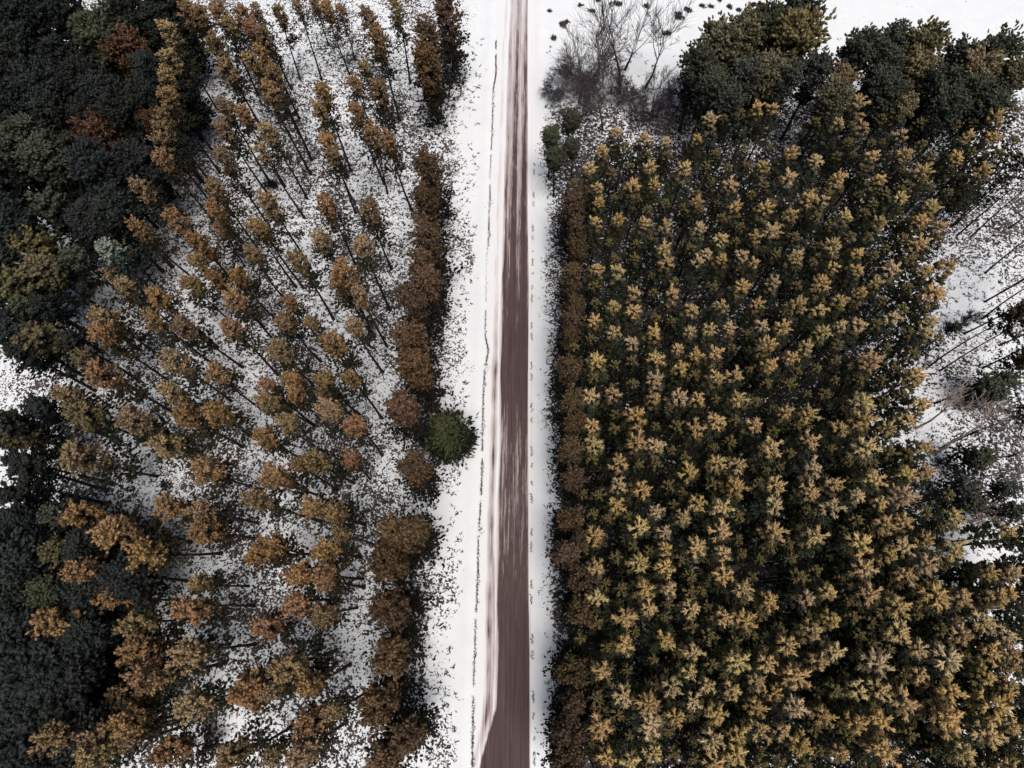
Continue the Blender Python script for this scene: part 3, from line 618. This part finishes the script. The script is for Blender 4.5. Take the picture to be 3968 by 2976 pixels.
bare('pale leafless tree leaning to the right edge over the snow', 'N', (1450,570), (2150,290), .9, M_pale, M_pale, seed=17, r0=.11, trunk_frac=.75, fine=1.2)
bare('pale spreading leafless tree above the lower right snow patch', 'N', (1800,1220), (2010,1000), 1.3, M_pale, M_pale, seed=18, r0=.10, trunk_frac=.5, fine=1.4, rise=.7)
bare('pale leafless tree with thin stem near the right edge', 'N', (1830,800), (2300,640), .8, M_pale, M_pale, seed=19, r0=.09, trunk_frac=.7, fine=1.0)
bare('thin grey leafless sapling at the edge of the snowy gap', 'L', (1580,1210), (1650,960), .9, M_dtwig, M_dtwig, seed=20, r0=.05, trunk_frac=.5, fine=1.2, hmin=3)
bare('second thin grey leafless sapling in the snowy gap', 'L', (1660,1180), (1740,960), .9, M_dtwig, M_dtwig, seed=21, r0=.05, trunk_frac=.5, fine=1.2, hmin=3)

BUSH = [(330, 800, 3.0), (430, 730, 3.6), (520, 690, 3.8), (600, 770, 3.6), (700, 830, 4.0), (820, 760, 4.2), (860, 900, 3.6), (940, 830, 3.4), (1020, 960, 3.0), (1120, 1050, 2.8), (1230, 1080, 3.2), (1330, 1020, 3.4), (1440, 980, 3.4), (1530, 900, 3.2), (1300, 900, 3.0), (740, 700, 4.2), (640, 960, 3.2), (380, 900, 2.8), (1060, 840, 2.8), (1580, 800, 3.0)]
for i, (x, y, h_) in enumerate(BUSH):
    B = at(*px('I', x, y)); tb, bb = bare_tree(h_*1.2, 1.3, (0, 0), trunk_frac=.3, r0=.05, forks=7, seed=40+i, depth=3, fine=1.5, rise=.55)
    o = bpy.data.objects.new('leafless_bush', None); COL.objects.link(o); o.location = (B[0], B[1]-.5, zg(B[0], B[1]))
    obj('stem', tb.mesh('stem', M_dtwig), o); obj('twigs', bb.mesh('twigs', M_twig if i % 3 else M_dtwig), o)
    k_ = 1+sum(1 for b_ in BUSH if b_[0] < x)
    tag(o, 'purplish leafless bush above the right-hand plantation, %s from the road' % nth(k_), 'bush', 'leafless bushes at the top of the plantation')
# crumbs of snow lodged on the lower boughs of the plantation
mb = MB(); rng3 = random.Random(8); V_, F3_, F4_ = TPL_LO[1][0]; n_ = 0
while n_ < 130:
    x = rng3.uniform(2260, 3700); y = rng3.uniform(700, 2950)
    if not inside_(x, y): continue
    c0 = at(x, y, rng3.uniform(3, 7))
    for k in range(rng3.randint(1, 4)):
        q = c0+np.array([rng3.gauss(0, .5), rng3.gauss(0, .5), 0]); w_ = rng3.uniform(.05, .1)
        mb.add(q+V_[:20]*np.array([w_, w_*1.6, w_]), None, F4_, 1)
    n_ += 1
tag(obj('lodged_snow', mb.mesh('lodged_snow', M_snowc)), 'crumbs of white snow lodged on dark lower boughs of the right plantation', 'snow', kind='stuff')
# ------------------------------------------------------------------ shrubs and fallen wood
def shrub(label, t, x, y, r, col, flat=.6):
    B = at(*px(t, x, y)); mb = MB(); U = rg.uniform
    lb = [(U(-.75, .75)*r, U(-.45, .45)*r, U(.18, .5)*r) for _ in range(3+int(5*r))]
    for (lx, ly, lr) in lb:
        for i in range(int(90*lr)+10):
            a = U(0, 6.28); q = lr*math.sqrt(U(0, 1)); z = flat*lr*U(0, 1.2)*(1-.5*q/lr)
            finger(mb, np.array([lx+q*math.cos(a), ly+q*math.sin(a), z]), vec(a+U(-1.5, 1.5), U(-.1, .9)), .30*U(.5, 1.6), .035*U(.7, 1.3), U(0, 1), 1, True)
    o = obj('shrub', mb.mesh('shrub', M_need), loc=(B[0], B[1], zg(B[0], B[1]))); o.color = (*col, 1)
    o.rotation_euler[2] = rnd.uniform(0, 6.28)
    return tag(o, label, 'shrub', 'low dark shrubs in the snow')
BK = (.03, .03, .03)
shrub('small round black shrub in the snow under the far left trees', 'C', 730, 875, .55, BK, 1)
shrub('small round black shrub beside the isolated pine foot at left', 'E', 1415, 840, .6, BK, 1)
shrub('small dark shrub between stems near the top left roadside', 'B', 1265, 310, .6, BK, 1)
shrub('large round black shrub among the upper left pines', 'B', 120, 1590, 1.3, BK, 1)
shrub('dark reddish shrub in the snow near the lower left roadside', 'H', 1180, 900, .6, (.05, .03, .03), .6)
for i, (x, y, r) in enumerate([(555,45,.45), (650,95,.7), (400,210,1.0), (320,320,.7), (860,40,1.2), (1110,50,.8), (1480,90,1.0), (1600,60,.7), (1670,65,.6), (1830,62,.6), (1400,140,1.2), (1915,90,.7), (1290,290,.8), (700,10,.6), (290,95,.4), (2030,45,.6), (440,185,.5), (1960,130,.9), (1740,10,.4)]):
    shrub('flat dark shrub on the open snow at top, %s from the left' % nth(1+sorted([555,650,400,320,860,1110,1480,1600,1670,1830,1400,1915,1290,700,290,2030,440,1960,1740]).index(x)), 'I', x, y, r*.8, (.10, .085, .085), .3)
def log(label, t, a, b_, r):
    A_ = at(*px(t, *a), z=r+.05); B_ = at(*px(t, *b_), z=r+.12); mb = MB(); U = rg.uniform
    pts = [A_+(B_-A_)*k/4+np.array([U(-.1, .1), U(-.1, .1), 0]) for k in range(5)]
    C0 = pts[0].copy(); pts = [p-C0 for p in pts]
    tube(mb, pts, [r, r*.9, r*.8, r*.65, r*.35], 7)
    for k in (1, 2, 3): d = vec(U(0, 6.28), U(.1, .6)); tube(mb, [pts[k], pts[k]+d*U(.3, .9)], [r*.4, r*.12], 4)
    tag(obj('fallen_branch', mb.mesh('fallen_branch', M_bark), loc=tuple(C0)), label, 'fallen branch', 'fallen wood on the snow')
log('long dark fallen branch crossing the pale tree at the right edge', 'N', (1915,230), (2140,400), .09)
log('short thick black log lying on the right-hand snow', 'N', (1755,405), (1835,365), .16)
log('small dark fallen stick near the pine stems at right', 'N', (1600,430), (1690,390), .07)
print('objects', len(bpy.data.objects))
